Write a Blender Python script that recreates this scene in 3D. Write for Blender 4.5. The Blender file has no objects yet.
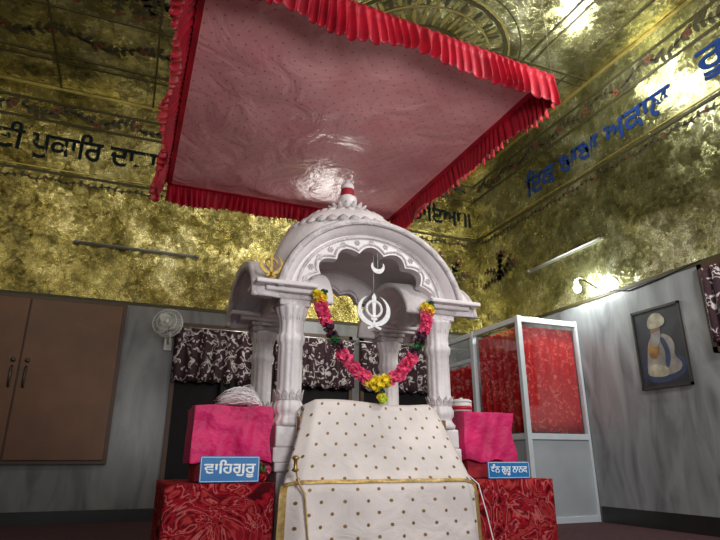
import bpy, bmesh, math, random
from mathutils import Vector, Matrix
random.seed(7)
S=bpy.context.scene
pi=math.pi
try:
    S.view_settings.view_transform='Standard'
except Exception: pass

# ---------------------------------------------------------------- materials
def nt(name):
    m=bpy.data.materials.new(name); m.use_nodes=True
    n=m.node_tree.nodes; l=m.node_tree.links
    return m,n,l,n['Principled BSDF']
def N(n,t,**k):
    x=n.new(t)
    for a,b in k.items(): setattr(x,a,b)
    return x
def ramp(n,stops,interp='LINEAR'):
    r=n.new('ShaderNodeValToRGB'); cr=r.color_ramp; cr.interpolation=interp
    while len(cr.elements)<len(stops): cr.elements.new(0.5)
    for e,(p,c) in zip(cr.elements,stops):
        e.position=p; e.color=(*c,1)
    return r
def simple(name,col,rough=.5,metal=0.,var=.15,scale=8.,bump=0.,sheen=0.,spec=None,bscale=None,bdist=.02):
    m,n,l,b=nt(name)
    tc=N(n,'ShaderNodeTexCoord'); no=N(n,'ShaderNodeTexNoise'); no.inputs['Scale'].default_value=scale; no.inputs['Detail'].default_value=4
    l.new(tc.outputs['Object'],no.inputs['Vector'])
    r=ramp(n,[(.3,tuple(c*(1-var) for c in col)),(.7,tuple(min(1,c*(1+var)) for c in col))])
    l.new(no.outputs['Fac'],r.inputs['Fac']); l.new(r.outputs['Color'],b.inputs['Base Color'])
    b.inputs['Roughness'].default_value=rough; b.inputs['Metallic'].default_value=metal
    if sheen: b.inputs['Sheen Weight'].default_value=sheen
    if spec is not None: b.inputs['Specular IOR Level'].default_value=spec
    if bump:
        n2=N(n,'ShaderNodeTexNoise'); n2.inputs['Scale'].default_value=bscale or scale*3; n2.inputs['Detail'].default_value=5
        l.new(tc.outputs['Object'],n2.inputs['Vector'])
        bp=N(n,'ShaderNodeBump'); bp.inputs['Strength'].default_value=bump; bp.inputs['Distance'].default_value=bdist
        l.new(n2.outputs['Fac'],bp.inputs['Height']); l.new(bp.outputs['Normal'],b.inputs['Normal'])
    return m
def gold_foil(name,dark,mid,light,rough=.2,tilt=.22):
    m,n,l,b=nt(name)
    g=N(n,'ShaderNodeNewGeometry')
    big=N(n,'ShaderNodeTexNoise'); big.inputs['Scale'].default_value=.75; big.inputs['Detail'].default_value=9; big.inputs['Roughness'].default_value=.62; big.inputs['Distortion'].default_value=.8
    l.new(g.outputs['Position'],big.inputs['Vector'])
    wn=N(n,'ShaderNodeTexNoise'); wn.inputs['Scale'].default_value=5; wn.inputs['Detail'].default_value=5
    l.new(g.outputs['Position'],wn.inputs['Vector'])
    ws=N(n,'ShaderNodeVectorMath',operation='SCALE'); ws.inputs['Scale'].default_value=.22; l.new(wn.outputs['Color'],ws.inputs[0])
    wa=N(n,'ShaderNodeVectorMath',operation='ADD'); l.new(ws.outputs[0],wa.inputs[0]); l.new(g.outputs['Position'],wa.inputs[1])
    def tiltv(scale,amt):
        vo=N(n,'ShaderNodeTexVoronoi'); vo.inputs['Scale'].default_value=scale; l.new(wa.outputs[0],vo.inputs['Vector'])
        sb=N(n,'ShaderNodeVectorMath',operation='SUBTRACT'); sb.inputs[1].default_value=(.5,.5,.5); l.new(vo.outputs['Color'],sb.inputs[0])
        sc=N(n,'ShaderNodeVectorMath',operation='SCALE'); sc.inputs['Scale'].default_value=amt; l.new(sb.outputs[0],sc.inputs[0])
        return vo,sc
    v1,s1=tiltv(3.2,tilt); v2,s2=tiltv(17.,tilt*.6)
    ad=N(n,'ShaderNodeVectorMath',operation='ADD'); l.new(s1.outputs[0],ad.inputs[0]); l.new(s2.outputs[0],ad.inputs[1])
    ad2=N(n,'ShaderNodeVectorMath',operation='ADD'); l.new(ad.outputs[0],ad2.inputs[0]); l.new(g.outputs['Normal'],ad2.inputs[1])
    nm=N(n,'ShaderNodeVectorMath',operation='NORMALIZE'); l.new(ad2.outputs[0],nm.inputs[0])
    fine=N(n,'ShaderNodeTexNoise'); fine.inputs['Scale'].default_value=9; fine.inputs['Detail'].default_value=7; fine.inputs['Roughness'].default_value=.72
    l.new(g.outputs['Position'],fine.inputs['Vector'])
    bw=N(n,'ShaderNodeRGBToBW'); l.new(v2.outputs['Color'],bw.inputs['Color'])
    a=N(n,'ShaderNodeMath',operation='MULTIPLY'); a.inputs[1].default_value=.12; l.new(bw.outputs[0],a.inputs[0])
    c=N(n,'ShaderNodeMath',operation='MULTIPLY_ADD'); c.inputs[1].default_value=.28; l.new(fine.outputs['Fac'],c.inputs[0]); l.new(a.outputs[0],c.inputs[2])
    e=N(n,'ShaderNodeMath',operation='MULTIPLY_ADD'); e.inputs[1].default_value=.80; l.new(big.outputs['Fac'],e.inputs[0]); l.new(c.outputs[0],e.inputs[2])
    r=ramp(n,[(.46,dark),(.60,mid),(.75,light)])
    l.new(e.outputs[0],r.inputs['Fac']); l.new(r.outputs['Color'],b.inputs['Base Color'])
    b.inputs['Metallic'].default_value=.88
    rr=N(n,'ShaderNodeMapRange'); rr.inputs['From Min'].default_value=.3; rr.inputs['From Max'].default_value=.7; rr.inputs['To Min'].default_value=rough-.08; rr.inputs['To Max'].default_value=rough+.14
    l.new(fine.outputs['Fac'],rr.inputs['Value']); l.new(rr.outputs[0],b.inputs['Roughness'])
    bp=N(n,'ShaderNodeBump'); bp.inputs['Strength'].default_value=.26; bp.inputs['Distance'].default_value=.05
    l.new(fine.outputs['Fac'],bp.inputs['Height']); l.new(nm.outputs[0],bp.inputs['Normal']); l.new(bp.outputs['Normal'],b.inputs['Normal'])
    return m
def marble_tiles(name,c1,c2,vein,tile=.6,rough=.3):
    m,n,l,b=nt(name)
    g=N(n,'ShaderNodeNewGeometry')
    no=N(n,'ShaderNodeTexNoise'); no.inputs['Scale'].default_value=1.6; no.inputs['Detail'].default_value=9; no.inputs['Distortion'].default_value=1.2
    mp=N(n,'ShaderNodeMapping'); mp.inputs['Scale'].default_value=(2.2,2.2,.6); l.new(g.outputs['Position'],mp.inputs['Vector'])
    l.new(mp.outputs[0],no.inputs['Vector'])
    r=ramp(n,[(.3,vein),(.48,c1),(.7,c2)]); l.new(no.outputs['Fac'],r.inputs['Fac'])
    l.new(r.outputs['Color'],b.inputs['Base Color']); b.inputs['Roughness'].default_value=rough
    return m
def dotted(name,base,dot,k=8.,rad=.16,rough=.5,bump=.3,bscale=6.,metal_dot=.6,sheen=0.,base2=None,bd=.05):
    """fabric printed with staggered small motifs, UV in metres"""
    m,n,l,b=nt(name)
    uv=N(n,'ShaderNodeUVMap'); 
    sc=N(n,'ShaderNodeVectorMath',operation='SCALE'); sc.inputs['Scale'].default_value=k; l.new(uv.outputs[0],sc.inputs[0])
    def cell(off):
        ad=N(n,'ShaderNodeVectorMath',operation='ADD'); ad.inputs[1].default_value=(off,off,0); l.new(sc.outputs[0],ad.inputs[0])
        fr=N(n,'ShaderNodeVectorMath',operation='FRACTION'); l.new(ad.outputs[0],fr.inputs[0])
        sb=N(n,'ShaderNodeVectorMath',operation='SUBTRACT'); sb.inputs[1].default_value=(.5,.5,0); l.new(fr.outputs[0],sb.inputs[0])
        ln=N(n,'ShaderNodeVectorMath',operation='LENGTH'); l.new(sb.outputs[0],ln.inputs[0])
        return ln.outputs['Value']
    mn=N(n,'ShaderNodeMath',operation='MINIMUM'); l.new(cell(0),mn.inputs[0]); l.new(cell(.5),mn.inputs[1])
    lt=N(n,'ShaderNodeMapRange'); lt.inputs['From Min'].default_value=rad*1.15; lt.inputs['From Max'].default_value=rad*.85; l.new(mn.outputs[0],lt.inputs['Value'])
    no=N(n,'ShaderNodeTexNoise'); no.inputs['Scale'].default_value=2.; no.inputs['Detail'].default_value=6; l.new(uv.outputs[0],no.inputs['Vector'])
    b2=base2 or tuple(c*.75 for c in base)
    r=ramp(n,[(.35,b2),(.65,base)]); l.new(no.outputs['Fac'],r.inputs['Fac'])
    mx=N(n,'ShaderNodeMix',data_type='RGBA'); l.new(lt.outputs[0],mx.inputs[0]); l.new(r.outputs['Color'],mx.inputs[6]); mx.inputs[7].default_value=(*dot,1)
    l.new(mx.outputs[2],b.inputs['Base Color'])
    mm=N(n,'ShaderNodeMath',operation='MULTIPLY'); mm.inputs[1].default_value=metal_dot; l.new(lt.outputs[0],mm.inputs[0]); l.new(mm.outputs[0],b.inputs['Metallic'])
    b.inputs['Roughness'].default_value=rough
    if sheen: b.inputs['Sheen Weight'].default_value=sheen
    n2=N(n,'ShaderNodeTexNoise'); n2.inputs['Scale'].default_value=bscale; n2.inputs['Detail'].default_value=5; n2.inputs['Distortion'].default_value=.8; l.new(uv.outputs[0],n2.inputs['Vector'])
    bp=N(n,'ShaderNodeBump'); bp.inputs['Strength'].default_value=bump; bp.inputs['Distance'].default_value=bd
    l.new(n2.outputs['Fac'],bp.inputs['Height']); l.new(bp.outputs['Normal'],b.inputs['Normal'])
    return m
def blotch(name,stops,scale=3.,dist=2.5,rough=.5,space='Object',stretch=(1,1,1),spec=.5,detail=1.2):
    m,n,l,b=nt(name)
    tc=N(n,'ShaderNodeTexCoord'); mp=N(n,'ShaderNodeMapping'); mp.inputs['Scale'].default_value=stretch
    no=N(n,'ShaderNodeTexNoise'); no.inputs['Scale'].default_value=scale; no.inputs['Distortion'].default_value=dist; no.inputs['Detail'].default_value=detail
    l.new(tc.outputs[space],mp.inputs[0]); l.new(mp.outputs[0],no.inputs['Vector'])
    r=ramp(n,stops); l.new(no.outputs['Fac'],r.inputs['Fac']); l.new(r.outputs['Color'],b.inputs['Base Color']); b.inputs['Roughness'].default_value=rough
    b.inputs['Specular IOR Level'].default_value=spec
    return m
M={}
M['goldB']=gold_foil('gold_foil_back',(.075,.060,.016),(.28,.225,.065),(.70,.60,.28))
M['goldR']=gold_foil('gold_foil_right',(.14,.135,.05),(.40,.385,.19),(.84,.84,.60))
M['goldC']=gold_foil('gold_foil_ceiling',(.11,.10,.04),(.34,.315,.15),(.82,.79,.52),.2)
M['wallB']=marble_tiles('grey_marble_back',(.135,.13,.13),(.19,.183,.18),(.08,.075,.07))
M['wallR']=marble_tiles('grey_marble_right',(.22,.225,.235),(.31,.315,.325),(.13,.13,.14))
M['carpet']=blotch('carpet',[(.3,(.03,.01,.012)),(.6,(.06,.015,.02))],12,1,.95)
M['base']=simple('dark_granite',(.02,.018,.018),.3)
M['line']=simple('dark_inlay',(.05,.04,.012),.6,.2)
M['goldline']=simple('gold_inlay',(.55,.45,.15),.35,.8)
M['vine']=simple('vine_paint',(.04,.032,.012),.7)
M['vine_red']=simple('vine_red_paint',(.16,.045,.02),.7)
M['textdark']=simple('text_dark_green',(.008,.013,.015),.8,spec=.05)
M['textblue']=simple('text_blue',(.015,.04,.16),.8,spec=.05)
M['brown']=simple('brown_laminate',(.13,.050,.016),.5,0,.2,3)
M['brown_d']=simple('brown_edge',(.06,.025,.010),.5)
M['steel']=simple('steel',(.6,.6,.6),.3,.9)
M['darkmetal']=simple('dark_metal',(.06,.055,.05),.4,.6)
M['marble']=simple('white_marble',(.76,.70,.70),.42,0,.14,4,.25,bscale=24)
M['marble2']=simple('white_marble_carved',(.60,.54,.545),.5,0,.24,12,.8,bscale=36)
M['red_ruffle']=simple('red_satin',(.40,.004,.020),.5,0,.3,5,.2)
M['pink']=simple('magenta_satin',(.62,.008,.12),.6,0,.3,4,.8,sheen=.1,bscale=8,bdist=.04)
M['white_dot']=dotted('white_cloth_gold_motif',(.84,.75,.71),(.26,.15,.05),7.,.075,.65,.5,4.)
M['canopy']=dotted('pink_canopy_satin',(.95,.47,.47),(.60,.26,.20),6.8,.065,.30,.6,2.6,.2,base2=(.84,.34,.36),bd=.08)
M['goldtrim']=simple('gold_lace',(.50,.33,.12),.5,.5,.3,40)
M['brass']=simple('old_brass',(.38,.25,.06),.4,.7,.3,40)
M['swirl']=blotch('red_swirl_cloth',[(.34,(.06,.003,.006)),(.41,(.36,.010,.020)),(.455,(.10,.003,.008)),(.49,(.52,.12,.11)),(.51,(.34,.008,.018)),(.56,(.09,.003,.006)),(.60,(.42,.04,.04)),(.66,(.22,.008,.015))],3.0,3.4,.9,spec=.08,detail=2.4)
M['curt_red']=blotch('red_curtain_print',[(.40,(.46,.009,.014)),(.56,(.58,.014,.018)),(.64,(.78,.17,.11)),(.69,(.36,.006,.01))],9,1.5,.85,spec=.1,detail=2.)
M['curt_dark']=blotch('maroon_white_curtain',[(.44,(.025,.006,.012)),(.54,(.05,.01,.02)),(.58,(.50,.45,.44)),(.63,(.6,.55,.55)),(.66,(.04,.01,.015))],9,1.2,.8)
M['black']=simple('dark_pane',(.008,.006,.007),.6,spec=.15)
M['alu']=simple('white_aluminium',(.60,.64,.68),.4,.2,.05)
M['panel']=simple('grey_panel',(.33,.35,.37),.5,0,.1,2)
M['railgrey']=simple('dull_rail',(.22,.21,.17),.5)
M['white']=simple('white_plastic',(.62,.62,.60),.4,0,.05)
M['signblue']=simple('sign_blue',(.015,.17,.44),.4,0,.1)
M['signwhite']=simple('sign_white',(.85,.88,.9),.5,0,.03)
M['silver']=simple('silver_glitter',(.95,.94,.94),.4,.2,.08,60,.5)
M['fl_y']=simple('yellow_petal',(.85,.62,.03),.6,0,.25,20)
M['fl_p']=simple('pink_petal',(.85,.09,.22),.6,0,.25,20)
M['fl_g']=simple('dark_green_petal',(.02,.10,.03),.6,0,.4,20)
M['fl_k']=simple('dark_petal',(.06,.012,.03),.6,0,.4,20)
M['fl_yg']=simple('lime_petal',(.65,.75,.05),.6,0,.2,20)
M['leaf']=simple('leaf_green',(.04,.14,.03),.5,0,.3,20)
M['rope']=simple('rope',(.25,.2,.12),.8)
M['hair']=simple('white_hair',(.85,.80,.80),.7)
M['redcloth']=simple('deep_red_cloth',(.30,.008,.02),.7,0,.3,6,.5)
M['canvas']=blotch('dark_canvas',[(.35,(.008,.009,.014)),(.6,(.02,.023,.033)),(.7,(.02,.03,.06))],3,1,.4)
M['skin']=simple('painted_skin',(.20,.11,.07),.5,0,.2)
M['robe']=simple('painted_robe',(.20,.18,.16),.5,0,.6,5)
M['beardp']=simple('painted_beard_grey',(.24,.23,.22),.5,0,.3,9)
M['yellowp']=simple('painted_yellow',(.30,.15,.035),.5,0,.6,6)
M['turbanp']=simple('painted_turban_cloth',(.36,.33,.24),.5,0,.4,8)
M['bluep']=simple('painted_blue',(.02,.035,.08),.5,0,.6,6)
def glass():
    m,n,l,b=nt('clear_glass')
    out=n['Material Output']; n.remove(b)
    t=N(n,'ShaderNodeBsdfTransparent'); t.inputs[0].default_value=(.95,.97,.98,1)
    g=N(n,'ShaderNodeBsdfGlossy'); g.inputs['Roughness'].default_value=.03
    mx=N(n,'ShaderNodeMixShader'); mx.inputs[0].default_value=.08; l.new(t.outputs[0],mx.inputs[1]); l.new(g.outputs[0],mx.inputs[2]); l.new(mx.outputs[0],out.inputs[0])
    return m
M['glass']=glass()
def emis(name,col,st):
    m,n,l,b=nt(name); b.inputs['Emission Color'].default_value=(*col,1); b.inputs['Emission Strength'].default_value=st; b.inputs['Base Color'].default_value=(*col,1); return m
M['bulb']=emis('lit_bulb',(.9,1.,.95),12)

# ---------------------------------------------------------------- helpers
def finish(name,bm,mat,parent=None,smooth=False,bevel=0,recalc=True):
    if recalc: bmesh.ops.recalc_face_normals(bm,faces=bm.faces)
    me=bpy.data.meshes.new(name); bm.to_mesh(me); bm.free()
    o=bpy.data.objects.new(name,me); S.collection.objects.link(o)
    mats=mat if isinstance(mat,(list,tuple)) else [mat]
    for m in mats: me.materials.append(M[m] if isinstance(m,str) else m)
    if smooth:
        for p in me.polygons: p.use_smooth=True
    if bevel:
        b=o.modifiers.new('b','BEVEL'); b.width=bevel; b.segments=2; b.limit_method='ANGLE'
    if parent: o.parent=parent
    return o
def empty(name):
    e=bpy.data.objects.new(name,None); S.collection.objects.link(e); e.empty_display_size=.1; return e
def addbox(bm,x0,x1,y0,y1,z0,z1,mi=0):
    vs=[bm.verts.new((x,y,z)) for z in (z0,z1) for y in (y0,y1) for x in (x0,x1)]
    for f in ((0,1,3,2),(4,6,7,5),(0,4,5,1),(2,3,7,6),(0,2,6,4),(1,5,7,3)):
        fa=bm.faces.new([vs[i] for i in f]); fa.material_index=mi
def box(name,x0,x1,y0,y1,z0,z1,mat,parent=None,bevel=0):
    bm=bmesh.new(); addbox(bm,x0,x1,y0,y1,z0,z1); return finish(name,bm,mat,parent,bevel=bevel)
def boxes(name,lst,mat,parent=None,bevel=0):
    bm=bmesh.new()
    for b in lst: addbox(bm,*b)
    return finish(name,bm,mat,parent,bevel=bevel)
def addlathe(bm,prof,loc,seg=24,mat4=None,mi=0,rmod=None,caps=True):
    rings=[]
    for r,z in prof:
        ring=[]
        for i in range(seg):
            a=2*pi*i/seg; rr=r*(rmod(a,z) if rmod else 1)
            v=Vector((rr*math.cos(a),rr*math.sin(a),z))
            if mat4: v=mat4@v
            ring.append(bm.verts.new(v+Vector(loc)))
        rings.append(ring)
    for a,b in zip(rings,rings[1:]):
        for i in range(seg):
            f=bm.faces.new((a[i],a[(i+1)%seg],b[(i+1)%seg],b[i])); f.material_index=mi
    if caps:
        for ring in (rings[0],rings[-1]):
            try:
                f=bm.faces.new(ring); f.material_index=mi
            except Exception: pass
def lathe(name,prof,loc,mat,parent=None,seg=24,mat4=None,smooth=True,rmod=None,caps=True):
    bm=bmesh.new(); addlathe(bm,prof,loc,seg,mat4,0,rmod,caps); return finish(name,bm,mat,parent,smooth)
def addtube(bm,pts,r,seg=8,mi=0,closed=False):
    pts=[Vector(p) for p in pts]; n=len(pts); rings=[]
    up=Vector((0,0,1))
    for i,p in enumerate(pts):
        if closed: t=(pts[(i+1)%n]-pts[i-1])
        else: t=pts[min(i+1,n-1)]-pts[max(i-1,0)]
        t.normalize()
        ref=up if abs(t.dot(up))<.95 else Vector((1,0,0))
        if rings: ref=lastb
        a=t.cross(ref).normalized(); b=a.cross(t).normalized(); lastb=b
        rr=r[i] if isinstance(r,(list,tuple)) else r
        rings.append([bm.verts.new(p+(a*math.cos(2*pi*k/seg)+b*math.sin(2*pi*k/seg))*rr) for k in range(seg)])
    rng=range(n if closed else n-1)
    for i in rng:
        A=rings[i];B=rings[(i+1)%n]
        for k in range(seg):
            f=bm.faces.new((A[k],A[(k+1)%seg],B[(k+1)%seg],B[k])); f.material_index=mi
    if not closed:
        for R in (rings[0],rings[-1]):
            f=bm.faces.new(R); f.material_index=mi
def tube(name,pts,r,mat,parent=None,seg=8,closed=False):
    bm=bmesh.new(); addtube(bm,pts,r,seg,0,closed); return finish(name,bm,mat,parent,True)
def addball(bm,c,r,mi=0,seg=10,sc=(1,1,1)):
    ret=bmesh.ops.create_uvsphere(bm,u_segments=seg,v_segments=max(6,seg*2//3),radius=r)
    for v in ret['verts']:
        v.co=Vector((v.co.x*sc[0],v.co.y*sc[1],v.co.z*sc[2]))+Vector(c)
        for f in v.link_faces: f.material_index=mi
def surf(name,nu,nv,fn,mat,parent=None,thick=0,smooth=True,uvf=None,off=-1):
    """grid surface, UVs in metres from uvf(u,v)"""
    me=bpy.data.meshes.new(name)
    vs=[fn(i/nu,j/nv) for j in range(nv+1) for i in range(nu+1)]
    fs=[(j*(nu+1)+i,j*(nu+1)+i+1,(j+1)*(nu+1)+i+1,(j+1)*(nu+1)+i) for j in range(nv) for i in range(nu)]
    me.from_pydata(vs,[],fs); me.update()
    uv=me.uv_layers.new(name='UVMap')
    for p in me.polygons:
        p.use_smooth=smooth
        for li in p.loop_indices:
            vi=me.loops[li].vertex_index; j,i=divmod(vi,nu+1)
            uv.data[li].uv=uvf(i/nu,j/nv) if uvf else (i/nu,j/nv)
    for m in (mat if isinstance(mat,(list,tuple)) else [mat]): me.materials.append(M[m])
    o=bpy.data.objects.new(name,me); S.collection.objects.link(o)
    if thick:
        s=o.modifiers.new('s','SOLIDIFY'); s.thickness=thick; s.offset=off
    if parent: o.parent=parent
    return o
def prism(bm,pts,mp,d0,d1,mi=0):
    a=[bm.verts.new(mp(u,v,d0)) for u,v in pts]; b=[bm.verts.new(mp(u,v,d1)) for u,v in pts]
    for f in (a,b[::-1]):
        fa=bm.faces.new(f); fa.material_index=mi
    n=len(pts)
    for i in range(n):
        fa=bm.faces.new((a[i],b[i],b[(i+1)%n],a[(i+1)%n])); fa.material_index=mi
def text_mesh(name,body,u0,v0,width,height,mp,mat,parent=None,bold=.0,depth=.008):
    cu=bpy.data.curves.new(name+'_c','FONT'); cu.body=body; cu.size=1; cu.offset=bold; cu.resolution_u=3
    o=bpy.data.objects.new(name+'_t',cu); S.collection.objects.link(o)
    bpy.context.view_layer.update()
    dg=bpy.context.evaluated_depsgraph_get(); me=bpy.data.meshes.new_from_object(o.evaluated_get(dg))
    bpy.data.objects.remove(o)
    xs=[v.co.x for v in me.vertices]; ys=[v.co.y for v in me.vertices]
    if not xs: return None
    x0,x1,y0,y1=min(xs),max(xs),min(ys),max(ys)
    sx=width/(x1-x0); sy=height/(y1-y0)
    for v in me.vertices:
        v.co=Vector(mp(u0+(v.co.x-x0)*sx, v0+(v.co.y-y0)*sy, depth))
    me.materials.clear(); me.materials.append(M[mat])
    for p in me.polygons: p.material_index=0
    ob=bpy.data.objects.new(name,me); S.collection.objects.link(ob)
    if parent: ob.parent=parent
    return ob

# ---------------------------------------------------------------- room
XR=6.16; YB=8.9; ZC=6.5; XL=-3.6; YF=-2.5; ZG=3.04
boxes('floor',[(XL-.2,XR+.2,YF,YB+.2,-.2,0)],'carpet')
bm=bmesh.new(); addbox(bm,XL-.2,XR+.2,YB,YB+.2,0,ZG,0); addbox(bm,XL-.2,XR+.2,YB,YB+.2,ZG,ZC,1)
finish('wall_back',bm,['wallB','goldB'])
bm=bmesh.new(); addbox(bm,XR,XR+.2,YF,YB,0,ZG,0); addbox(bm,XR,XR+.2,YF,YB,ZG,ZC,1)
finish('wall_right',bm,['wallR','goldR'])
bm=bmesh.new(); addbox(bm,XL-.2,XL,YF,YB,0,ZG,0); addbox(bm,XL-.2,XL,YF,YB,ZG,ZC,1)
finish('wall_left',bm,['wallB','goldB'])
box('ceiling',XL-.2,XR+.2,YF,YB+.2,ZC,ZC+.2,'goldC')
box('baseboard_back',XL,5.0,YB-.02,YB,0,.16,'base'); box('baseboard_right',XR-.02,XR,YF,6.4,0,.2,'base')
mB=lambda u,v,d:(u,YB-d,v)          # back wall mapping
mR=lambda u,v,d:(XR-d,-u,v)         # right wall: u=-Y
mC=lambda u,v,d:(u,v,ZC-d)
k=1
for z,w,mt in ((ZG,.05,'line'),(4.98,.04,'line'),(5.04,.015,'goldline'),(5.86,.04,'line'),(6.2,.04,'line'),(6.47,.05,'goldline')):
    box('trim_%d'%k,XL,XR-.012,YB-.012,YB,z-w/2,z+w/2,mt); k+=1
    box('trim_%d'%k,XR-.012,XR,YF,YB-.0,z-w/2,z+w/2,mt); k+=1
for y in (8.2,8.05,7.0,5.7,5.55):
    box('trim_%d'%k,XL,XR,y-.013,y+.013,ZC-.012,ZC,'line'); k+=1
for x in (-1.6,-.2,4.9,5.05,5.75):
    box('trim_%d'%k,x-.013,x+.013,YF,YB,ZC-.014,ZC,'line'); k+=1
def leaf(bm,mp,u,v,ang,L,W,d=.006,mi=0):
    pts=[]
    for i in range(8):
        t=i/8*2*pi; x=L/2*(1-math.cos(t)); y=W/2*math.sin(t)
        pts.append((u+x*math.cos(ang)-y*math.sin(ang), v+x*math.sin(ang)+y*math.cos(ang)))
    f=bm.faces.new([bm.verts.new(mp(a,b,d)) for a,b in pts]); f.material_index=mi
def vine(name,mp,u0,u1,vc,amp,per,mats=('vine','vine_red'),L=.12):
    bm=bmesh.new(); n=int((u1-u0)/.05)
    P=[(u0+(u1-u0)*i/n, vc+amp*math.sin(2*pi*(u0+(u1-u0)*i/n)/per)) for i in range(n+1)]
    for (a,b),(c,d) in zip(P,P[1:]):
        nx,ny=-(d-b),(c-a); ln=math.hypot(nx,ny); nx*=.010/ln; ny*=.010/ln
        bm.faces.new([bm.verts.new(mp(*q,.006)) for q in ((a+nx,b+ny),(c+nx,d+ny),(c-nx,d-ny),(a-nx,b-ny))])
    for i in range(0,n,2):
        u,v=P[i]
        leaf(bm,mp,u,v,random.uniform(.4,1.3),L*random.uniform(.6,1.1),L*.45)
        leaf(bm,mp,u,v,-random.uniform(.4,1.3),L*random.uniform(.6,1.1),L*.45)
        if i%12==0:
            for q in range(6): leaf(bm,mp,u,v+amp*.5*(1 if i%24 else -1),q*pi/3,L*.45,L*.25,.009,1)
    return finish(name,bm,list(mats),recalc=False)
vine('vine_mural',mB,-3.4,6.0,6.03,.06,.8,L=.14)
vine('vine_mural',mR,-8.7,0,6.03,.06,.8,L=.14)
vine('vine_mural',mC,-3.4,5.9,7.55,.10,1.2,L=.15)
vine('vine_mural',mB,-3.4,6.0,4.86,.02,.4,L=.07)
vine('vine_mural',mR,-8.7,0,4.86,.02,.4,L=.07)
def bouquet(name,mp,u,v,sz,seed):
    random.seed(seed); bm=bmesh.new()
    for q in range(9):
        a=pi/2+random.uniform(-1.3,1.3); x,y=u,v
        for s in range(5):
            a+=random.uniform(-.4,.4); L=sz*.13
            leaf(bm,mp,x,y,a,L*1.1,.03); leaf(bm,mp,x,y,a+.9,L*.8,L*.42); leaf(bm,mp,x,y,a-.9,L*.8,L*.42)
            x+=L*math.cos(a); y+=L*math.sin(a)
        for s in range(5): leaf(bm,mp,x,y,s*pi/2.5,sz*.05,sz*.03,.009,1)
    return finish(name,bm,['vine','vine_red'],recalc=False)
bouquet('floral_mural',mB,5.35,4.0,.95,3); bouquet('floral_mural',mR,-8.25,4.0,.8,5)
bouquet('floral_mural',mC,-.6,6.2,1.0,8); bouquet('floral_mural',mC,-1.5,6.2,1.0,9)
# mandala on ceiling
bm=bmesh.new()
def ring(bm,mp,cu,cv,r,w,mi=0,n=72,d=.008):
    for i in range(n):
        a,b=2*pi*i/n,2*pi*(i+1)/n
        q=[(cu+rr*math.cos(t),cv+rr*math.sin(t)) for rr,t in ((r,a),(r,b),(r+w,b),(r+w,a))]
        f=bm.faces.new([bm.verts.new(mp(*p,d)) for p in q]); f.material_index=mi
mc=(3.4,6.2)
for r,w,mi in ((1.32,.05,0),(1.38,.03,1),(1.1,.03,1),(.75,.02,0),(1.55,.02,0)): ring(bm,mC,*mc,r,w,mi)
for i in range(60):
    a=2*pi*i/60; leaf(bm,mC,mc[0]+1.14*math.cos(a),mc[1]+1.14*math.sin(a),a,.16,.06,.008,i%2)
for i in range(40):
    a=2*pi*i/40; leaf(bm,mC,mc[0]+.78*math.cos(a),mc[1]+.78*math.sin(a),a,.30,.06,.008,1)
finish('ceiling_mandala',bm,['line','goldline'],recalc=False)
E='wall_scripture'
text_mesh(E,'ਸੁਣੀ ਪੁਕਾਿਰ ਦਾਤਾ',-2.62,5.19,2.60,.56,mB,'textdark',bold=.018)
text_mesh(E,'ਰ ਪਭੁ ਗੁਰੁ ਨਾਨਕ ਜਗ ਮਾਹ ਪਠਾਇਆ॥',.15,5.17,5.90,.52,mB,'textdark',bold=.018)
text_mesh(E,'ਇਕ ਬਾਬਾ ਅਕਾਲ',-7.25,5.2,3.0,.48,mR,'textblue',bold=.018)
text_mesh(E,'ਰੂਪ ਦੂਜਾ',-3.85,5.22,1.9,.46,mR,'textblue',bold=.018)

# ---------------------------------------------------------------- cupboard
P=empty('wall_cupboard')
box('carcass',-2.6,-.17,YB-.10,YB-.001,.74,3.0,'brown_d',P)
box('door_leaf_1',-2.55,-1.43,YB-.13,YB-.10,.79,2.95,'brown',P,.006)
box('door_leaf_2',-1.41,-.22,YB-.13,YB-.10,.79,2.95,'brown',P,.006)
for x in (-1.50,-1.33):
    tube('handle',[(x,YB-.13,1.72),(x,YB-.18,1.75),(x,YB-.18,1.97),(x,YB-.13,2.0)],.014,'darkmetal',P)
    lathe('lock',[(.03,0),(.03,.02),(.02,.03)],(x,YB-.13,2.08),'darkmetal',P,12,Matrix.Rotation(pi/2,4,'X'))

# ---------------------------------------------------------------- back windows with curtains
def wave_curtain(name,x0,x1,z0,z1,y,mat,P,amp=.03,per=.14):
    def f(u,v):
        x=x0+(x1-x0)*u; a=amp*(.5+.5*(1-v))
        return (x,y-amp-a*math.sin(2*pi*x/per)+.01*math.sin(11*x),z0+(z1-z0)*v+(.015*math.sin(2*pi*x/.2) if v==0 else 0))
    return surf(name,int((x1-x0)/.02),8,f,mat,P,.004,uvf=lambda u,v:(u*(x1-x0),v*(z1-z0)))
for i,(a,b) in enumerate(((.55,1.95),(2.1,3.45),(3.6,4.95))):
    P=empty('window_%d'%(i+1))
    box('pane',a+.05,b-.05,YB-.03,YB-.002,.3,2.75,'black',P)
    boxes('frame',[(a,a+.06,YB-.06,YB-.001,.25,2.8),(b-.06,b,YB-.06,YB-.001,.25,2.8),(a,b,YB-.06,YB-.001,2.74,2.8),(a,b,YB-.06,YB-.001,.25,.31)],'brown_d',P)
    tube('curtain_rod',[(a-.05,YB-.1,2.72),(b+.05,YB-.1,2.72)],.014,'steel',P)
    wave_curtain('curtain',a,b,1.90,2.71,YB-.08,'curt_dark',P,.04,.19)
    if i==0: wave_curtain('lower_curtain',a+.72,b,.5,1.95,YB-.08,'black',P)

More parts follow.
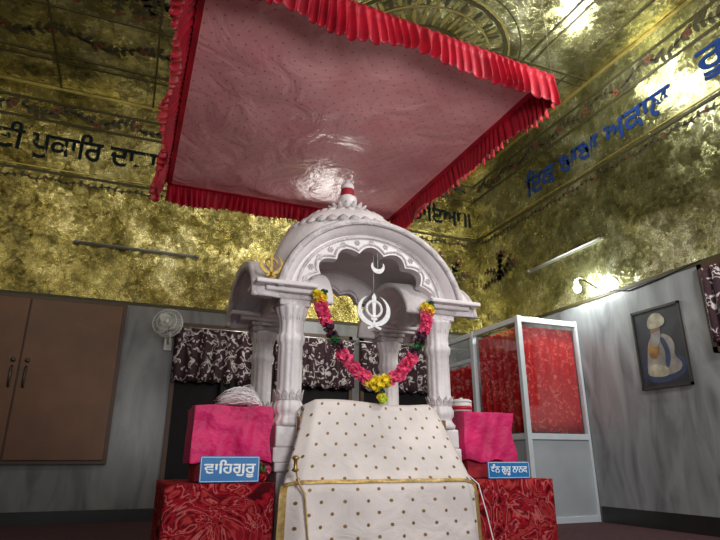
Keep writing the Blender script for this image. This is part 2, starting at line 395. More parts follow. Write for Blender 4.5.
# ---------------------------------------------------------------- wall fan
P=empty('wall_fan')
fc=Vector((.41,8.52,2.70)); fr=Matrix.Rotation(math.radians(-20),4,'Z')@Matrix.Rotation(math.radians(78),4,'X')@Matrix.Scale(.88,4)
def ft(p): return fc+(fr@Vector(p))
bm=bmesh.new()
for r,z in ((.24,0),(.235,.05),(.235,-.05),(.16,.075),(.08,.085),(.15,-.08)):
    addtube(bm,[ft((r*math.cos(t*pi/16),r*math.sin(t*pi/16),z)) for t in range(32)],.006,6,0,True)
for i in range(28):
    a=2*pi*i/28; addtube(bm,[ft((r*math.cos(a),r*math.sin(a),z)) for r,z in ((.05,.088),(.12,.083),(.2,.065),(.24,0),(.2,-.065),(.06,-.09))],.003,4)
finish('cage',bm,'white',P,True)
bm=bmesh.new()
for i in range(3):
    a=2*pi*i/3; g=[]
    for s in range(7):
        r=.04+.17*s/6; w=.035+.05*math.sin(pi*min(1,s/6*.9+.1))
        g.append([bm.verts.new(ft((r*math.cos(a)-q*w*math.sin(a),r*math.sin(a)+q*w*math.cos(a),.03*q))) for q in (-1,0,1)])
    for A,B in zip(g,g[1:]):
        for j in (0,1): bm.faces.new((A[j],A[j+1],B[j+1],B[j]))
finish('blades',bm,'white',P,True)
bm=bmesh.new(); addlathe(bm,[(.001,.1),(.04,.09),(.05,.05),(.05,-.04),(.075,-.09),(.07,-.2),(.02,-.23)],fc,20,fr); finish('motor',bm,'white',P,True)
q=ft((0,0,-.18)); tube('bracket',[q,(q.x,q.y+.04,q.z-.16),(q.x,YB-.05,q.z-.2),(q.x,YB-.01,q.z-.2)],.02,'white',P)
box('wall_plate',q.x-.06,q.x+.06,YB-.03,YB,q.z-.31,q.z-.12,'white',P,.01)

# ---------------------------------------------------------------- tube lights
def tube_light(p0,p1,wall,mt='white'):
    P=empty('tube_light'); p0=Vector(p0);p1=Vector(p1)
    d=(p1-p0).normalized()
    tube('tube',[p0,p1],.012,mt,P,10)
    tube('end_cap_1',[p0-d*.03,p0+d*.04],.019,'railgrey',P,10); tube('end_cap_2',[p1-d*.04,p1+d*.03],.019,'railgrey',P,10)
    if wall=='b': box('batten',p0.x-.05,p1.x+.05,p0.y+.03,YB-.001,p0.z-.016,p0.z+.016,'railgrey',P)
    else: box('batten',p0.x+.03,XR-.001,min(p0.y,p1.y)-.05,max(p0.y,p1.y)+.05,p0.z-.016,p0.z+.016,'railgrey',P)
tube_light((-1.0,YB-.07,3.9),(.75,YB-.07,3.9),'b','railgrey')
tube_light((XR-.07,5.75,3.86),(XR-.07,7.35,3.86),'r')
P=empty('wall_lamp')
bm=bmesh.new(); addball(bm,(XR-.14,6.2,3.22),.055,0,16,(1,1,1.2)); finish('bulb',bm,'bulb',P,True)
lathe('holder',[(.03,0),(.035,.05),(.02,.09)],(XR-.14,6.2,3.27),'white',P,16)
tube('arm',[(XR-.14,6.2,3.35),(XR-.08,6.2,3.39),(XR-.002,6.2,3.39)],.012,'white',P)
tube('cable',[(XR-.01,6.2,3.37),(XR-.01,5.9,3.12),(XR-.01,5.4,2.98),(XR-.01,4.9,3.0),(XR-.01,4.3,3.06)],.008,'black',P,6)

# ---------------------------------------------------------------- aluminium cabin
P=empty('aluminium_glass_cabin')
cx0,cx1,cy0,cy1,ch=5.06,6.15,6.44,8.86,2.78
fr=[]
for (x,y,w_) in ((cx0,cy0,.07),(cx0,7.62,.07),(cx0,cy1-.07,.07),(cx1-.04,cy0,.04)): fr.append((x,x+w_,y,y+.07,0,ch))
for z in (0.0,1.06,ch-.09):
    fr.append((cx0+.005,cx1-.005,cy0+.005,cy0+.065,z,z+.08)); fr.append((cx0+.005,cx0+.065,cy0+.005,cy1-.005,z,z+.08))
boxes('frame',fr,'alu',P,.004)
boxes('door_stile',[(cx0-.012,cx0+.0,7.62-.02,7.62+.06,0.02,ch-.12),(cx0+.02,cx0+.05,7.69,cy1-.07,2.3,2.36)],'alu',P)
boxes('lower_panel',[(cx0+.06,cx1-.04,cy0+.03,cy0+.04,.08,1.06),(cx0+.03,cx0+.04,cy0+.06,cy1-.06,.08,1.06)],'panel',P)
boxes('glass_pane',[(cx0+.07,cx1-.04,cy0+.03,cy0+.036,1.14,ch-.09),(cx0+.03,cx0+.036,cy0+.07,cy1-.07,1.14,ch-.09)],'glass',P)
wave_curtain('curtain_front',cx0+.09,cx1-.02,1.16,2.66,cy0+.16,'curt_red',P,.03,.17)
def f(u,v):
    y=cy0+.1+(7.6-cy0-.12)*u; return (cx0+.10+.03*math.sin(2*pi*y/.17),y,1.16+1.48*v)
surf('curtain_side',60,6,f,'curt_red',P,.004)
def f(u,v):
    y=7.7+1.05*u; return (cx0+.10+.03*math.sin(2*pi*y/.17),y,1.16+1.1*v)
surf('curtain_side_far',60,6,f,'curt_red',P,.004)
lathe('door_knob',[(.02,0),(.03,.02),(.03,.05),(.01,.06)],(cx0,7.5,1.1),'steel',P,12,Matrix.Rotation(-pi/2,4,'Y'))

# ---------------------------------------------------------------- painting
P=empty('framed_painting')
mP=lambda u,v,d:(XR-d,5.42-u*.72,1.64+v*1.02)
def fbox(u0,u1,v0,v1,d0,d1):
    a=mP(u0,v0,d0);b=mP(u1,v1,d1); return (min(a[0],b[0]),max(a[0],b[0]),min(a[1],b[1]),max(a[1],b[1]),min(a[2],b[2]),max(a[2],b[2]))
box('canvas',*fbox(0.02,.98,.02,.98,.001,.02),'canvas',P)
boxes('frame',[fbox(0,.03,0,1,.001,.035),fbox(.97,1,0,1,.001,.035),fbox(0,1,0,.03,.001,.035),fbox(0,1,.97,1,.001,.035)],'darkmetal',P)
def smoothpoly(pts,it=3):
    for _ in range(it):
        q=[]
        for (a,b),(c,d) in zip(pts,pts[1:]+pts[:1]): q+=[(a*.75+c*.25,b*.75+d*.25),(a*.25+c*.75,b*.25+d*.75)]
        pts=q
    return pts
def blob(name,pts,mat,d):
    bm=bmesh.new(); bm.faces.new([bm.verts.new(mP(u,v,d)) for u,v in smoothpoly(pts)]); finish(name,bm,mat,P,recalc=False)
blob('painted_cushion',[(.08,.10),(.5,.05),(.95,.14),(.96,.34),(.6,.4),(.1,.32)],'bluep',.0208)
blob('painted_shawl',[(.16,.2),(.4,.14),(.8,.16),(.9,.26),(.74,.36),(.80,.50),(.70,.63),(.42,.68),(.26,.58),(.20,.36)],'robe',.0215)
blob('painted_sleeve',[(.24,.40),(.38,.34),(.50,.46),(.44,.60),(.36,.62),(.26,.52)],'yellowp',.0225)
blob('painted_lap',[(.12,.17),(.5,.12),(.66,.18),(.5,.28),(.25,.31)],'turbanp',.0228)
blob('painted_sash',[(.50,.6),(.60,.62),(.70,.40),(.62,.22),(.54,.28),(.6,.42)],'bluep',.0229)
blob('painted_face',[(.34,.68),(.40,.60),(.53,.62),(.57,.72),(.53,.8),(.42,.8),(.36,.75)],'skin',.0235)
blob('painted_beard',[(.33,.67),(.36,.50),(.48,.50),(.58,.70),(.47,.69)],'beardp',.025)
blob('painted_turban',[(.30,.77),(.36,.73),(.62,.74),(.70,.81),(.60,.91),(.46,.93),(.33,.87)],'turbanp',.0255)
P=empty('window_4')
box('pane',XR-.03,XR-.002,3.2,4.3,2.0,2.95,'black',P)
boxes('frame',[(XR-.06,XR,3.15,3.21,1.95,3.0),(XR-.06,XR,4.29,4.35,1.95,3.0),(XR-.06,XR,3.15,4.35,2.94,3.0),(XR-.06,XR,3.15,4.35,1.95,2.01)],'brown_d',P)
surf('curtain',60,6,lambda u,v:(XR-.09+.025*math.sin(2*pi*u*8),3.2+1.1*u,2.05+.88*v),'curt_dark',P,.004)

# ---------------------------------------------------------------- red draped tables
CX=1.69
def red_table(x0,x1,y0,y1,zt=.66):
    P=empty('red_draped_table')
    box('table_top',x0+.02,x1-.02,y0+.02,y1-.02,zt-.04,zt-.006,'brown_d',P)
    boxes('table_leg',[(a,a+.05,b,b+.05,0,zt-.04) for a in (x0+.04,x1-.09) for b in (y0+.04,y1-.09)],'brown_d',P)
    surf('cover_top',20,20,lambda u,v:(x0+(x1-x0)*u,y0+(y1-y0)*v,zt+.002*math.sin(u*9)*math.sin(v*7)),'swirl',P,.005,off=-1)
    per=[(x0,y0),(x1,y0),(x1,y1),(x0,y1)]; L=[x1-x0,y1-y0,x1-x0,y1-y0]; T=sum(L); nr=[(0,-1),(1,0),(0,1),(-1,0)]
    def f(u,v):
        s=(u%1)*T if u<1 else 0
        for i in range(4):
            if s<=L[i] : break
            s-=L[i]
        a=per[i]; b=per[(i+1)%4]; t=s/L[i]; e=min(t,1-t)*4; e=min(1,e)
        w=(.012*math.sin(u*52)+.009*math.sin(u*97+1))*v*e
        return (a[0]+(b[0]-a[0])*t+nr[i][0]*w,a[1]+(b[1]-a[1])*t+nr[i][1]*w,zt-(zt-.01)*v)
    surf('cover_skirt',160,10,f,'swirl',P,.004,off=-1)
red_table(.27,.93,3.73,4.6); red_table(2.44,3.12,3.73,4.6)

# ---------------------------------------------------------------- palki (marble shrine)
P=empty('marble_palki_shrine')
boxes('plinth',[(.98,2.40,3.90,5.08,.0,.72),(.96,2.42,3.885,5.10,.72,.78)],'marble',P,.01)
FY,BY=4.0,4.95; LX,RX=CX-.62,CX+.62
def column(x,y,i):
    z0=.78
    boxes('column_base_%d'%i,[(x-.12,x+.12,y-.1,y+.12,z0,z0+.1),(x-.105,x+.105,y-.095,y+.105,z0+.1,z0+.24)],'marble',P,.012)
    prof=[(.10,z0+.24),(.108,z0+.27),(.085,z0+.30),(.082,z0+.32),(.097,z0+.34),(.10,z0+.38),(.084,z0+.42),(.084,z0+.82),(.096,z0+.84),(.10,z0+.88),(.084,z0+.91),(.085,z0+.98),(.10,z0+1.04),(.112,z0+1.08),(.115,z0+1.1)]
    lathe('column_shaft_%d'%i,prof,(x,y,0),'marble',P,64,rmod=lambda a,z:1+.09*abs(math.cos(6*a)))
    bm=bmesh.new()
    for zc in (z0+.42,z0+1.0):
        for q in range(12):
            a=2*pi*q/12; ro=Vector((math.cos(a),math.sin(a),0)); ta=Vector((-math.sin(a),math.cos(a),0)); b=Vector((x,y,zc))+ro*.090
            pts=[b-ta*.018,b-ta*.02+Vector((0,0,.04))+ro*.006,b+Vector((0,0,.075))+ro*.016,b+ta*.02+Vector((0,0,.04))+ro*.006,b+ta*.018]
            bm.faces.new([bm.verts.new(p) for p in pts])
    o=finish('leaf_collar_%d'%i,bm,'marble2',P); s=o.modifiers.new('s','SOLIDIFY'); s.thickness=.006
    boxes('capital_%d'%i,[(x-.12,x+.12,y-.1,y+.12,z0+1.1,z0+1.15),(x-.135,x+.135,y-.11,y+.135,z0+1.15,z0+1.19)],'marble2',P,.012)
for i,(x,y) in enumerate(((LX,FY),(RX,FY),(LX,BY),(RX,BY))): column(x,y,i+1)
sl=[]
for x,sx in ((LX,-1),(RX,1)):
    for y,sy in ((FY,-1),(BY,1)):
        xa=sorted((x+sx*.32,x-sx*.14)); ya=sorted((y+sy*.2,y-sy*.14))
        sl.append((xa[0],xa[1],ya[0],ya[1],2.005,2.04))
        xa=sorted((x+sx*.24,x-sx*.15)); ya=sorted((y+sy*.15,y-sy*.12)); sl.append((xa[0],xa[1],ya[0],ya[1],1.97,2.005))
boxes('abacus_slabs',sl,'marble',P,.01)
mF=lambda yo:(lambda s,z,w:(CX+s,yo-w,z))
def foil_plate(name,a,b,z0,ai,bi,zi,lobes,mp,w0,w1,mat='marble',dep=.13,mould=True):
    bm=bmesh.new(); n=lobes*14; R=[]
    for i in range(n+1):
        t=pi*i/n; rr=(1.03-dep)+dep*abs(math.sin(lobes*t))
        o=(a*math.cos(t),z0+b*math.sin(t)); q=(ai*rr*math.cos(t),zi+bi*rr*math.sin(t))
        R.append([bm.verts.new(mp(*o,w0)),bm.verts.new(mp(*q,w0)),bm.verts.new(mp(*q,w1)),bm.verts.new(mp(*o,w1))])
    for A,B in zip(R,R[1:]):
        for j in range(4): bm.faces.new((A[j],A[(j+1)%4],B[(j+1)%4],B[j]))
    bm.faces.new(R[0]); bm.faces.new(R[-1])
    o=finish(name,bm,mat,P)
    pts=[]
    if mould:
        for i in range(n+1):
            t=pi*i/n; rr=(1.06-dep)+dep*abs(math.sin(lobes*t)); pts.append(mp((ai+.015)*rr*math.cos(t),zi+(bi+.015)*rr*math.sin(t),max(w0,w1)+.004))
        tube(name+'_moulding',pts,.009,'marble2',P,6)
def band(name,a,b,z0,prof,mp,mat='marble',n=56,t0=0,t1=pi,flare=0.):
    bm=bmesh.new(); R=[]
    for i in range(n+1):
        t=t0+(t1-t0)*i/n
        R.append([bm.verts.new(mp((a+dr)*math.cos(t)*(1+flare*(1-math.sin(t))**3),z0+(b+dr)*math.sin(t),w)) for dr,w in prof])
    m=len(prof)
    for A,B in zip(R,R[1:]):
        for j in range(m): bm.faces.new((A[j],A[(j+1)%m],B[(j+1)%m],B[j]))
    bm.faces.new(R[0]); bm.faces.new(R[-1])
    return finish(name,bm,mat,P,True)
f0=mF(FY); EA=.655
foil_plate('front_arch',EA+.02,.57,2.0,.53,.43,1.99,7,f0,.0,.09)
foil_plate('rear_arch',.655,.55,2.0,.48,.37,1.99,7,mF(BY),-.05,.03)
eprof=[(-.02,-.05),(-.01,.10),(.02,.14),(.05,.17),(.08,.18),(.09,.165),(.07,.10),(.055,.0),(.045,-.05)]
band('front_eave',EA,.545,2.0,eprof,f0,flare=.05)
band('front_eave_rim',EA,.545,2.0,[(.045,.165),(.05,.195),(.09,.195),(.10,.16)],f0,'marble2',flare=.05)
band('front_inner_moulding',EA-.055,.50,2.0,[(0,.08),(0,.105),(.025,.105),(.025,.08)],f0,'marble2')
mBk=lambda s,z,w:(CX+s,BY+w,z)
band('rear_eave',EA,.545,2.0,eprof,mBk,flare=.05)
band('vault_front_back',EA-.02,.55,2.0,[(0,-1.0),(0,.05),(.05,.05),(.05,-1.0)],f0,'marble')
bm=bmesh.new()
for i in range(1,14):
    t=pi*i/14; c=Vector((CX+.565*math.cos(t),FY-.094,2.0+.47*math.sin(t)))
    for q in range(6):
        a=q*pi/3; addball(bm,c+Vector((.016*math.cos(a),0,.016*math.sin(a))),.010,0,6,(1,.5,1))
    addball(bm,c,.008,0,6)
finish('rosettes',bm,'marble2',P,True)
YM=(FY+BY)/2
sl=lambda s,z,w:(LX-w,YM+s,z); sr=lambda s,z,w:(RX+w,YM+s,z)
for nm,mp in (('left',sl),('right',sr)):
    foil_plate(nm+'_arch',.50,.34,1.95,.38,.25,1.93,5,mp,-.04,.04)
    band(nm+'_eave',.50,.33,1.93,[(-.02,-.3),(.0,.06),(.02,.16),(.05,.25),(.03,.31),(.06,.32),(.085,.25),(.06,.14),(.045,-.3)],mp,flare=.04)
    band(nm+'_eave_rim',.52,.35,1.93,[(-.03,.29),(-.04,.32),(.05,.335),(.06,.30)],mp,'marble2',flare=.04)
dp=[(.69,2.18),(.70,2.26),(.69,2.36),(.665,2.47),(.62,2.59),(.555,2.70),(.465,2.80),(.36,2.88),(.24,2.93),(.12,2.955),(.02,2.96)]
bm=bmesh.new(); addlathe(bm,dp,(0,0,0),72,None,0,lambda a,z:(1+.012*abs(math.cos(12*a))),False)
for v in bm.verts:
    v.co.y*=.74+.12*max(0,min(1,(v.co.z-2.5)/.4))
    zv=2.0+.575*math.sqrt(max(0,1-(v.co.x/.665)**2)) if abs(v.co.x)<.665 else 2.0
    if v.co.z<zv: v.co.z=zv
    v.co+=Vector((CX,YM,0))
finish('dome',bm,'marble',P,True)
bm=bmesh.new()
def petal(c,a,r,z,L,W,tilt,ys=.86):
    ro=Vector((math.cos(a),math.sin(a),0)); ta=Vector((-math.sin(a),math.cos(a),0)); up=(Vector((0,0,1))*math.cos(tilt)+ro*math.sin(tilt))
    base=ro*r+Vector((0,0,z)); prof=[(0,.5),(.3,1),(.6,.85),(.85,.45),(1,.02)]
    rows=[]
    for t,w in prof:
        ctr=base+up*L*t+ro*.12*L*t*t
        row=[]
        for s in (-1,0,1):
            p=ctr+ta*W*.5*w*s-ro*.012*abs(s); p.y*=ys; row.append(bm.verts.new(p+Vector(c)))
        rows.append(row)
    for A,B in zip(rows,rows[1:]):
        for j in (0,1): bm.faces.new((A[j],A[j+1],B[j+1],B[j]))
for i in range(16): petal((CX,YM,0),2*pi*i/16,.13,2.965,.07,.06,.7,1)
for i in range(26): petal((CX,YM,0),2*pi*(i+.5)/26,.385,2.875,.07,.09,-.95)
for i in range(34): petal((CX,YM,0),2*pi*(i+.5)/34,.575,2.70,.08,.10,-.65,.84)
o=finish('lotus_petals',bm,'marble2',P,True); s=o.modifiers.new('s','SOLIDIFY'); s.thickness=.016
lathe('kalash_finial',[(.13,2.94),(.13,2.98),(.07,3.0),(.065,3.03),(.085,3.05),(.09,3.10),(.085,3.13),(.055,3.15),(.052,3.22),(.065,3.235),(.06,3.26),(.03,3.28),(.028,3.31),(.006,3.33)],(CX,YM,0),'marble',P,24)
lathe('finial_red_cloth',[(.058,3.145),(.064,3.16),(.060,3.215),(.055,3.22)],(CX,YM,0),'redcloth',P,24)

# ---------------------------------------------------------------- khanda emblems
def khanda(name,c,h,mat,hang=None):
    P=empty(name); cx,cy,cz=c; s=h/2
    mp=lambda u,v,d:(cx+u*s,cy+d,cz+v*s)
    bm=bmesh.new()
    prism(bm,[(0,1),(.12,.8),(.09,.2),(.08,-.3),(.17,-.36),(.17,-.44),(.06,-.46),(.07,-.78),(-.07,-.78),(-.06,-.46),(-.17,-.44),(-.17,-.36),(-.08,-.3),(-.09,.2),(-.12,.8)],mp,-.008,.008)
    finish('central_sword',bm,mat,P)
    tube('chakkar_ring',[mp(.42*math.cos(t*pi/16),.14+.42*math.sin(t*pi/16),0) for t in range(32)],.085*s,mat,P,8,True)
    for sg,n_ in ((-1,'kirpan_left'),(1,'kirpan_right')):
        bm=bmesh.new(); o=[];inn=[]
        for i in range(15):
            t=-pi/2+ (pi*.90)*i/14; w=.27*math.sin(pi*min(1,(i/14)*.75+.25))
            o.append((sg*(.05+.88*math.cos(t)),.05+.82*math.sin(t))); inn.append((sg*(.05+(.88-w)*math.cos(t)),.05+(.82-w)*math.sin(t)))
        prism(bm,o+inn[::-1],mp,-.006,.006)
        prism(bm,[(sg*.05,-.70),(sg*.0,-.80),(-sg*.34,-.96),(-sg*.40,-.84)],mp,-.009,.009)
        finish(n_,bm,mat,P)
    if hang: tube('hanging_thread',[mp(0,.98,0),(cx,cy,hang)],.0025,'white',P,5)
    else: lathe('foot',[(.05,0),(.05,.012),(.012,.03),(.012,.06)],(cx,cy,cz-s*.9-.03),mat,P,16)
    return P
khanda('khanda_emblem',(1.74,3.99,1.92),.31,'silver',2.40)
khanda('brass_khanda_ornament',(.86,3.85,2.155),.19,'brass')
P=empty('crescent_pendant'); bm=bmesh.new()
prism(bm,[(.06*math.cos(t),.06*math.sin(t)) for t in [pi*.85+i*pi*1.3/12 for i in range(13)]]+[(.045*math.cos(t),.02+.042*math.sin(t)) for t in [pi*.9+(12-i)*pi*1.2/12 for i in range(13)]],lambda u,v,d:(1.76+u,3.95+d,2.29+v),-.006,.006)
finish('crescent',bm,'silver',P); tube('thread',[(1.76,3.95,2.24),(1.76,3.95,2.43)],.0025,'white',P,5)

# ---------------------------------------------------------------- garland
P=empty('flower_garland')
def flower(bm,c,r,mi):
    c=Vector(c)
    for i in range(46):
        d=Vector((random.gauss(0,1),random.gauss(0,1),random.gauss(0,1))).normalized()
        t=d.orthogonal().normalized(); t=Matrix.Rotation(random.uniform(0,6.28),3,d)@t; b=d.cross(t)
        w=r*.36; L=r*random.uniform(.85,1.1)
        v=[c+d*L*.3+t*w*.4,c+d*L*.3-t*w*.4,c+d*L-t*w+b*r*.1,c+d*L*1.08+b*r*.2,c+d*L+t*w+b*r*.1]
        f=bm.faces.new([bm.verts.new(q) for q in v]); f.material_index=mi
    addball(bm,c,r*.62,mi,8)
bm=bmesh.new()
ctrl=[(1.23,1.93),(1.26,1.82),(1.32,1.68),(1.41,1.53),(1.53,1.40),(1.69,1.32),(1.86,1.40),(1.97,1.53),(2.05,1.67),(2.11,1.81),(2.14,1.93)]
seq=[]
for (a,b),(c,d) in zip(ctrl,ctrl[1:]):
    for s in range(3): seq.append((a+(c-a)*s/3,b+(d-b)*s/3))
seq.append(ctrl[-1]); n=len(seq)
yy=3.825
for i,(x,z) in enumerate(seq):
    t=i/(n-1); u=min(t,1-t)*2
    if u<.06: mi,r=0,.055
    elif u<.33: mi,r=1,.050
    elif u<.42: mi,r=3,.042
    elif u<.60: mi,r=2 if i%2 else 3,.042
    elif u<.92: mi,r=1,.050
    else: mi,r=0,.054
    flower(bm,(x,yy-.02*math.sin(pi*t),z),r,mi)
for k_,(z,mi,r) in enumerate(((1.265,2,.025),(1.24,1,.026))): flower(bm,(1.70,yy-.06,z),r,mi)
flower(bm,(1.70,yy-.085,1.215),.036,4); flower(bm,(1.68,yy-.08,1.225),.026,0)
for x in (1.235,2.14):
    flower(bm,(x-.03,yy,1.965),.035,0); flower(bm,(x+.03,yy,1.98),.03,2)
finish('flowers',bm,['fl_y','fl_p','fl_g','fl_k','fl_yg'],P,recalc=False)
tube('string',[(1.23,3.85,2.0),(1.23,yy,1.93)]+[(x,yy,z) for x,z in seq]+[(2.14,3.85,2.0)],.004,'rope',P,5)

# ---------------------------------------------------------------- lectern with rumala cloth
P=empty('draped_scripture_lectern')
prof=[(3.87,.70,1.12),(3.865,1.10,1.12),(3.845,1.17,1.08),(3.81,1.195,1.05),(3.775,1.17,1.05),(3.70,.95,1.18),(3.63,.72,1.34),(3.60,.665,1.38),(3.585,.62,1.40),(3.575,.3,1.42),(3.56,.02,1.46)]
lens=[0]
for a,b in zip(prof,prof[1:]): lens.append(lens[-1]+math.hypot(b[0]-a[0],b[1]-a[1]))
def samp(v):
    s=v*lens[-1]
    for i in range(len(prof)-1):
        if s<=lens[i+1]+1e-9:
            t=(s-lens[i])/(lens[i+1]-lens[i]); return [prof[i][j]+(prof[i+1][j]-prof[i][j])*t for j in range(3)]
def f(u,v):
    y,z,w=samp(v); x=CX-.035+(u-.5)*w; e=abs(u-.5)*2
    y+=.014*math.sin(9*u*pi+2*v)*v +.008*math.sin(31*u+9*v)*v+ (.05*max(0,e-.85)/.15 if v>.25 else 0)
    z-= .05*max(0,e-.85)/.15*(1-v) - .012*math.sin(7*u)*(v<.6)
    return (x,y,z)
surf('white_rumala_cloth',70,90,f,'white_dot',P,.006,uvf=lambda u,v:(u*1.25,v*lens[-1]),off=1)
def strip(name,v0,v1,u0,u1,mat,off):
    surf(name,40,10,lambda u,v:(lambda p:(p[0],p[1]-off,p[2]+off*.3))(f(u0+(u1-u0)*u,v0+(v1-v0)*v)),mat,P,.004,off=1)
vb=lens[7]/lens[-1]
strip('gold_border_front',vb-.007,vb+.007,0,1,'goldtrim',.008)
strip('gold_border_left',vb,.99,-.012,.02,'goldtrim',.006)
strip('gold_border_right',vb,.99,.985,1.012,'goldtrim',.006)
boxes('side_boards',[(1.10,2.24,3.80,3.86,.785,1.08)],'white_dot',P)
P=empty('brass_ceremonial_kirpan')
tube('scabbard',[(1.02,3.565,.73),(1.04,3.56,.66),(1.075,3.55,.60),(1.10,3.545,.35),(1.13,3.54,.0)],[.005,.007,.007,.006,.004],'goldtrim',P)
lathe('hilt',[(.008,0),(.024,.01),(.012,.03),(.012,.07),(.026,.085),(.01,.1)],(1.015,3.565,.725),'brass',P,14)
P=empty('white_cord')
tube('cord',[(2.28,3.60,.70),(2.33,3.55,.64),(2.37,3.53,.45),(2.42,3.52,.2),(2.45,3.51,.006)],.004,'signwhite',P,6)

# ---------------------------------------------------------------- pink cushions (draped stools)
def pinkbox(x0,x1,y0,y1,z0,z1,sd):
    P=empty('pink_draped_box')
    box('stand',x0+.04,x1-.04,y0+.04,y1-.04,.668,z0+.03,'redcloth',P)
    bm=bmesh.new(); addbox(bm,x0,x1,y0,y1,z0,z1)
    bmesh.ops.subdivide_edges(bm,edges=bm.edges[:],cuts=26,use_grid_fill=True)
    for v in bm.verts:
        t=(v.co.z-z0)/(z1-z0)
        w=.014*math.sin(v.co.x*34+v.co.y*31+sd+t)*(1-t)+.006*math.sin(v.co.x*17+v.co.z*22+sd)+.006*math.sin(v.co.x*50-v.co.z*18+sd)
        c=Vector(((x0+x1)/2,(y0+y1)/2,0)); d=Vector((v.co.x,v.co.y,0))-c; d.normalize()
        v.co+=d*(w-.006); v.co.z+=.006*math.sin(v.co.x*20)*math.sin(v.co.y*16)+(.012*math.sin(v.co.x*25+sd) if t<.02 else 0)
    o=finish('satin_cover',bm,'pink',P,True); b=o.modifiers.new('b','BEVEL'); b.width=.012; b.segments=3; b.limit_method='ANGLE'; b.angle_limit=1.0
pinkbox(.41,.925,3.86,4.3,.79,1.14,0)
pinkbox(2.46,2.93,3.90,4.3,.79,1.16,2)

# ---------------------------------------------------------------- signs
def sign(name,x0,x1,y,z0,z1,body):
    P=empty(name)
    bm=bmesh.new(); 
    addbox(bm,x0,x1,y,y+.012,z0,z1); finish('board',bm,'signblue',P,bevel=.003)
    boxes('border',[(x0+.005,x1-.005,y-.0012,y,z0+.005,z0+.008),(x0+.005,x1-.005,y-.0012,y,z1-.008,z1-.005),(x0+.005,x0+.008,y-.0012,y,z0+.005,z1-.005),(x1-.008,x1-.005,y-.0012,y,z0+.005,z1-.005)],'signwhite',P)
    boxes('prop_leg',[((x0+x1)/2-.02,(x0+x1)/2+.02,y+.012,y+.07,z0,z0+.01),((x0+x1)/2-.02,(x0+x1)/2+.02,y+.012,y+.02,z0,z1-.03)],'darkmetal',P)
    h=z1-z0
    text_mesh('lettering',body,x0+.025,z0+h*.18,(x1-x0)-.05,h*.68,lambda u,v,d:(u,y-.0015,v),'signwhite',P,.02)
sign('blue_sign_board',.46,.83,3.745,.665,.82,'ਵਾਿਹਗੁਰੂ')
sign('blue_sign_board',2.55,2.93,3.745,.665,.785,'ਧੰਨ ਗੁਰੂ ਨਾਨਕ')
P=empty('round_offering_tin')
lathe('body',[(.07,1.170),(.085,1.175),(.085,1.24),(.08,1.245)],(2.56,4.08,0),'white',P,28)
lathe('red_band',[(.087,1.185),(.087,1.215)],(2.56,4.08,0),'red_ruffle',P,28)
lathe('lid',[(.088,1.243),(.09,1.255),(.07,1.27),(.015,1.272),(.012,1.285)],(2.56,4.08,0),'white',P,28)
# chaur whisk
P=empty('white_chaur_whisk')
bm=bmesh.new()
for i in range(420):
    a=random.gauss(0,.5); b=random.uniform(-.05,1); g=random.uniform(.5,1.15)
    p0=Vector((.88,4.06,1.175)); pts=[p0]; q1=random.uniform(0,6); q2=random.uniform(0,6)
    for s in range(1,7):
        t=s/6; pts.append(p0+Vector((-.26*t*g+.015*math.sin(q1+6*t),.12*a*t+.015*math.sin(q2+5*t),max(-.018,.12*b*math.sin(t*pi*.85)*(.7+.3*math.sin(q2))+.018*math.sin(q1*2+7*t)*t))))
    addtube(bm,pts,[.002,.003,.003,.0025,.002,.0015,.0006],4)
finish('hair',bm,'hair',P,True)
tube('silver_handle',[(.88,4.07,1.175),(.885,4.15,1.165),(.88,4.27,1.16)],[.018,.012,.014],'silver',P,12)
P=empty('marigold_offering')
bm=bmesh.new()
for c,r,mi in (((.86,3.80,.70),.03,0),((.90,3.82,.74),.025,1),((.84,3.83,.76),.025,2)): flower(bm,c,r,mi)
for i in range(26):
    a=random.uniform(0,2*pi); L=random.uniform(.06,.12); b=Vector((.87,3.81,.67)); d=Vector((math.cos(a)*.4,math.sin(a)*.2,1)).normalized(); t=Vector((-math.sin(a),math.cos(a),0))*.012
    f_=bm.faces.new([bm.verts.new(q) for q in (b-t*.4,b+d*L*.5-t,b+d*L,b+d*L*.5+t,b+t*.4)]); f_.material_index=3
finish('blossoms_and_leaves',bm,['red_ruffle','fl_p','leaf','leaf'],P,recalc=False)

# ---------------------------------------------------------------- canopy
P=empty('hanging_fabric_canopy')
kx0,kx1,ky0,ky1,kz=.13,3.13,3.20,6.6,4.0
def f(u,v):
    x=kx0+(kx1-kx0)*u; y=ky0+(ky1-ky0)*v
    e=math.sin(pi*u)*math.sin(pi*v)
    return (x,y,kz-.08*e+.012*math.sin(14*u+5*v)*e+.01*math.sin(23*v-7*u)*e**.5+.008*math.sin(31*v+4*u)*(v>.6)*(v-.6)*2.5*math.sin(pi*v)**.3)
surf('pink_lining',60,60,f,'canopy',P,.006,uvf=lambda u,v:(u*3.13,v*3.43),off=1)
box('top_cover',kx0,kx1,ky0,ky1,kz+.012,kz+.03,'redcloth',P)
boxes('edge_binding',[(kx0,kx1,ky0,ky0+.05,kz-.012,kz+.03),(kx0,kx1,ky1-.05,ky1,kz-.012,kz+.03),(kx0,kx0+.05,ky0,ky1,kz-.012,kz+.03),(kx1-.05,kx1,ky0,ky1,kz-.012,kz+.03)],'red_ruffle',P)
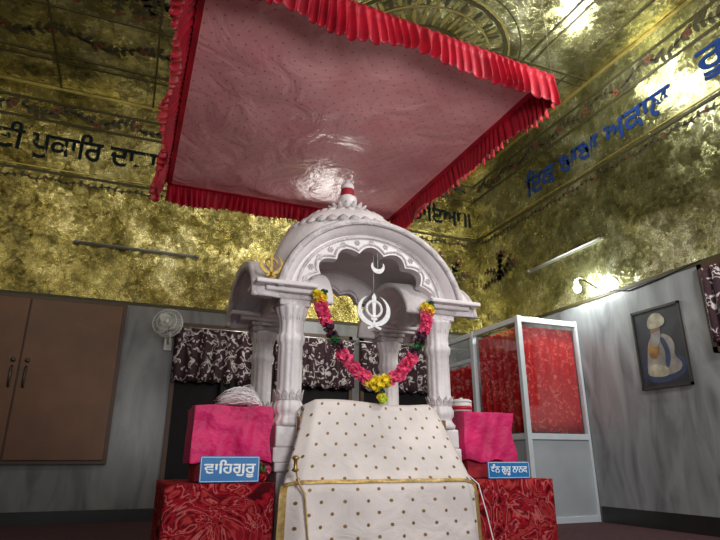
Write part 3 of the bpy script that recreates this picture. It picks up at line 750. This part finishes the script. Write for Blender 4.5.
def ruffle(n_,p0,p1,out,H=.27,fl=.09,amp=.024):
    p0=Vector(p0);p1=Vector(p1);L=(p1-p0).length;d=(p1-p0)/L;out=Vector(out)
    nu=int(L/.006)
    def g(u,v):
        s=u*L; ph=2*pi*s/.078+1.9*math.sin(s*5.3)+1.5*math.sin(s*11.7+2)
        a=.006+amp*v**.7*(1+.6*math.sin(s*8.3))
        p=p0+d*(s+.014*v*math.cos(ph)+.03*v*math.sin(s*6))+out*(a*math.sin(ph)+fl*math.sin(v*pi/2)+.03*v*math.sin(s*4.7)+ (.014 if .12<v<.2 else 0))
        z=kz+.03-H*v*(1+.05*math.sin(ph*.5+1)+.07*math.sin(s*7)+.06*math.sin(s*2.3))-.014*v*math.cos(ph)
        return (p.x,p.y,z)
    surf(n_,nu,12,g,'red_ruffle',P,.003,uvf=lambda u,v:(u*L,v*H))
ruffle('ruffle_front',(kx0,ky0,0),(kx1,ky0,0),(0,-1,0),.31,.03)
ruffle('ruffle_back',(kx0,ky1,0),(kx1,ky1,0),(0,1,0),.25,.03)
ruffle('ruffle_left',(kx0,ky0,0),(kx0,ky1,0),(-1,0,0),.28,.12,.03)
ruffle('ruffle_right',(kx1,ky0,0),(kx1,ky1,0),(1,0,0),.27,.03)
# the front left corner of the cloth is pulled a little higher by its rope
for ch_ in P.children:
    for v in ch_.data.vertices:
        a=min(1,max(0,(v.co.x-kx0)/(kx1-kx0))); b=min(1,max(0,(v.co.y-ky0)/(ky1-ky0)))
        v.co.z+=.14*(1-a)*(1-b); v.co.y-=.06*(1-a)*(1-b)
for i,(x,y,h) in enumerate(((kx0,ky0-.06,.14),(kx1,ky0,0),(kx0,ky1,0),(kx1,ky1,0))):
    tube('rope_%d'%(i+1),[(x,y,kz+.02+h),(x,y,ZC)],.003,'rope',P,6)

# ---------------------------------------------------------------- camera
t=math.radians(22.1); p=math.radians(18.7)
F=Vector((math.sin(t)*math.cos(p),math.cos(t)*math.cos(p),math.sin(p))); R=Vector((math.cos(t),-math.sin(t),0)); U=R.cross(F)
cam=bpy.data.cameras.new('camera'); co=bpy.data.objects.new('camera',cam); S.collection.objects.link(co)
mt=Matrix((R,U,-F)).transposed().to_4x4(); mt.translation=Vector((0,0,.8)); co.matrix_world=mt
cam.sensor_width=36; cam.lens=28.0; S.camera=co

# ---------------------------------------------------------------- lights
w=bpy.data.worlds.new('world'); S.world=w; w.use_nodes=True
w.node_tree.nodes['Background'].inputs[0].default_value=(.85,.92,1,1); w.node_tree.nodes['Background'].inputs[1].default_value=.5
def area(name,loc,tgt,size,pw,col):
    l=bpy.data.lights.new(name,'AREA'); l.shape='DISK'; l.size=size; l.energy=pw; l.color=col
    o=bpy.data.objects.new(name,l); S.collection.objects.link(o); o.location=loc
    o.rotation_euler=(Vector(tgt)-Vector(loc)).to_track_quat('-Z','Y').to_euler(); return o
def point(name,loc,pw,col,r=.08):
    l=bpy.data.lights.new(name,'POINT'); l.energy=pw; l.color=col; l.shadow_soft_size=r
    o=bpy.data.objects.new(name,l); S.collection.objects.link(o); o.location=loc; return o
area('key_area_light',(1.3,-.3,2.2),(1.8,4.4,2.2),1.1,88,(1,.97,.96))
area('room_area_light',(4.3,1.0,4.6),(4.8,8,4.7),.9,190,(1,1,.97))
area('left_area_light',(-2.2,3.2,4.8),(-.1,8.9,4.6),.8,38,(1,.95,.82))
point('wall_lamp_light',(XR-.35,6.1,3.25),62,(.92,1,.95))
point('ceiling_glare_fill',(5.3,4.8,6.1),55,(.95,1,.95),.12)  # added light for the glare on the ceiling gold, no fixture stands here
point('canopy_sheen_fill',(2.5,7.6,3.2),42,(1,.98,.92),.28)  # added light hidden behind the palki, gives the canopy lining its glossy sheen
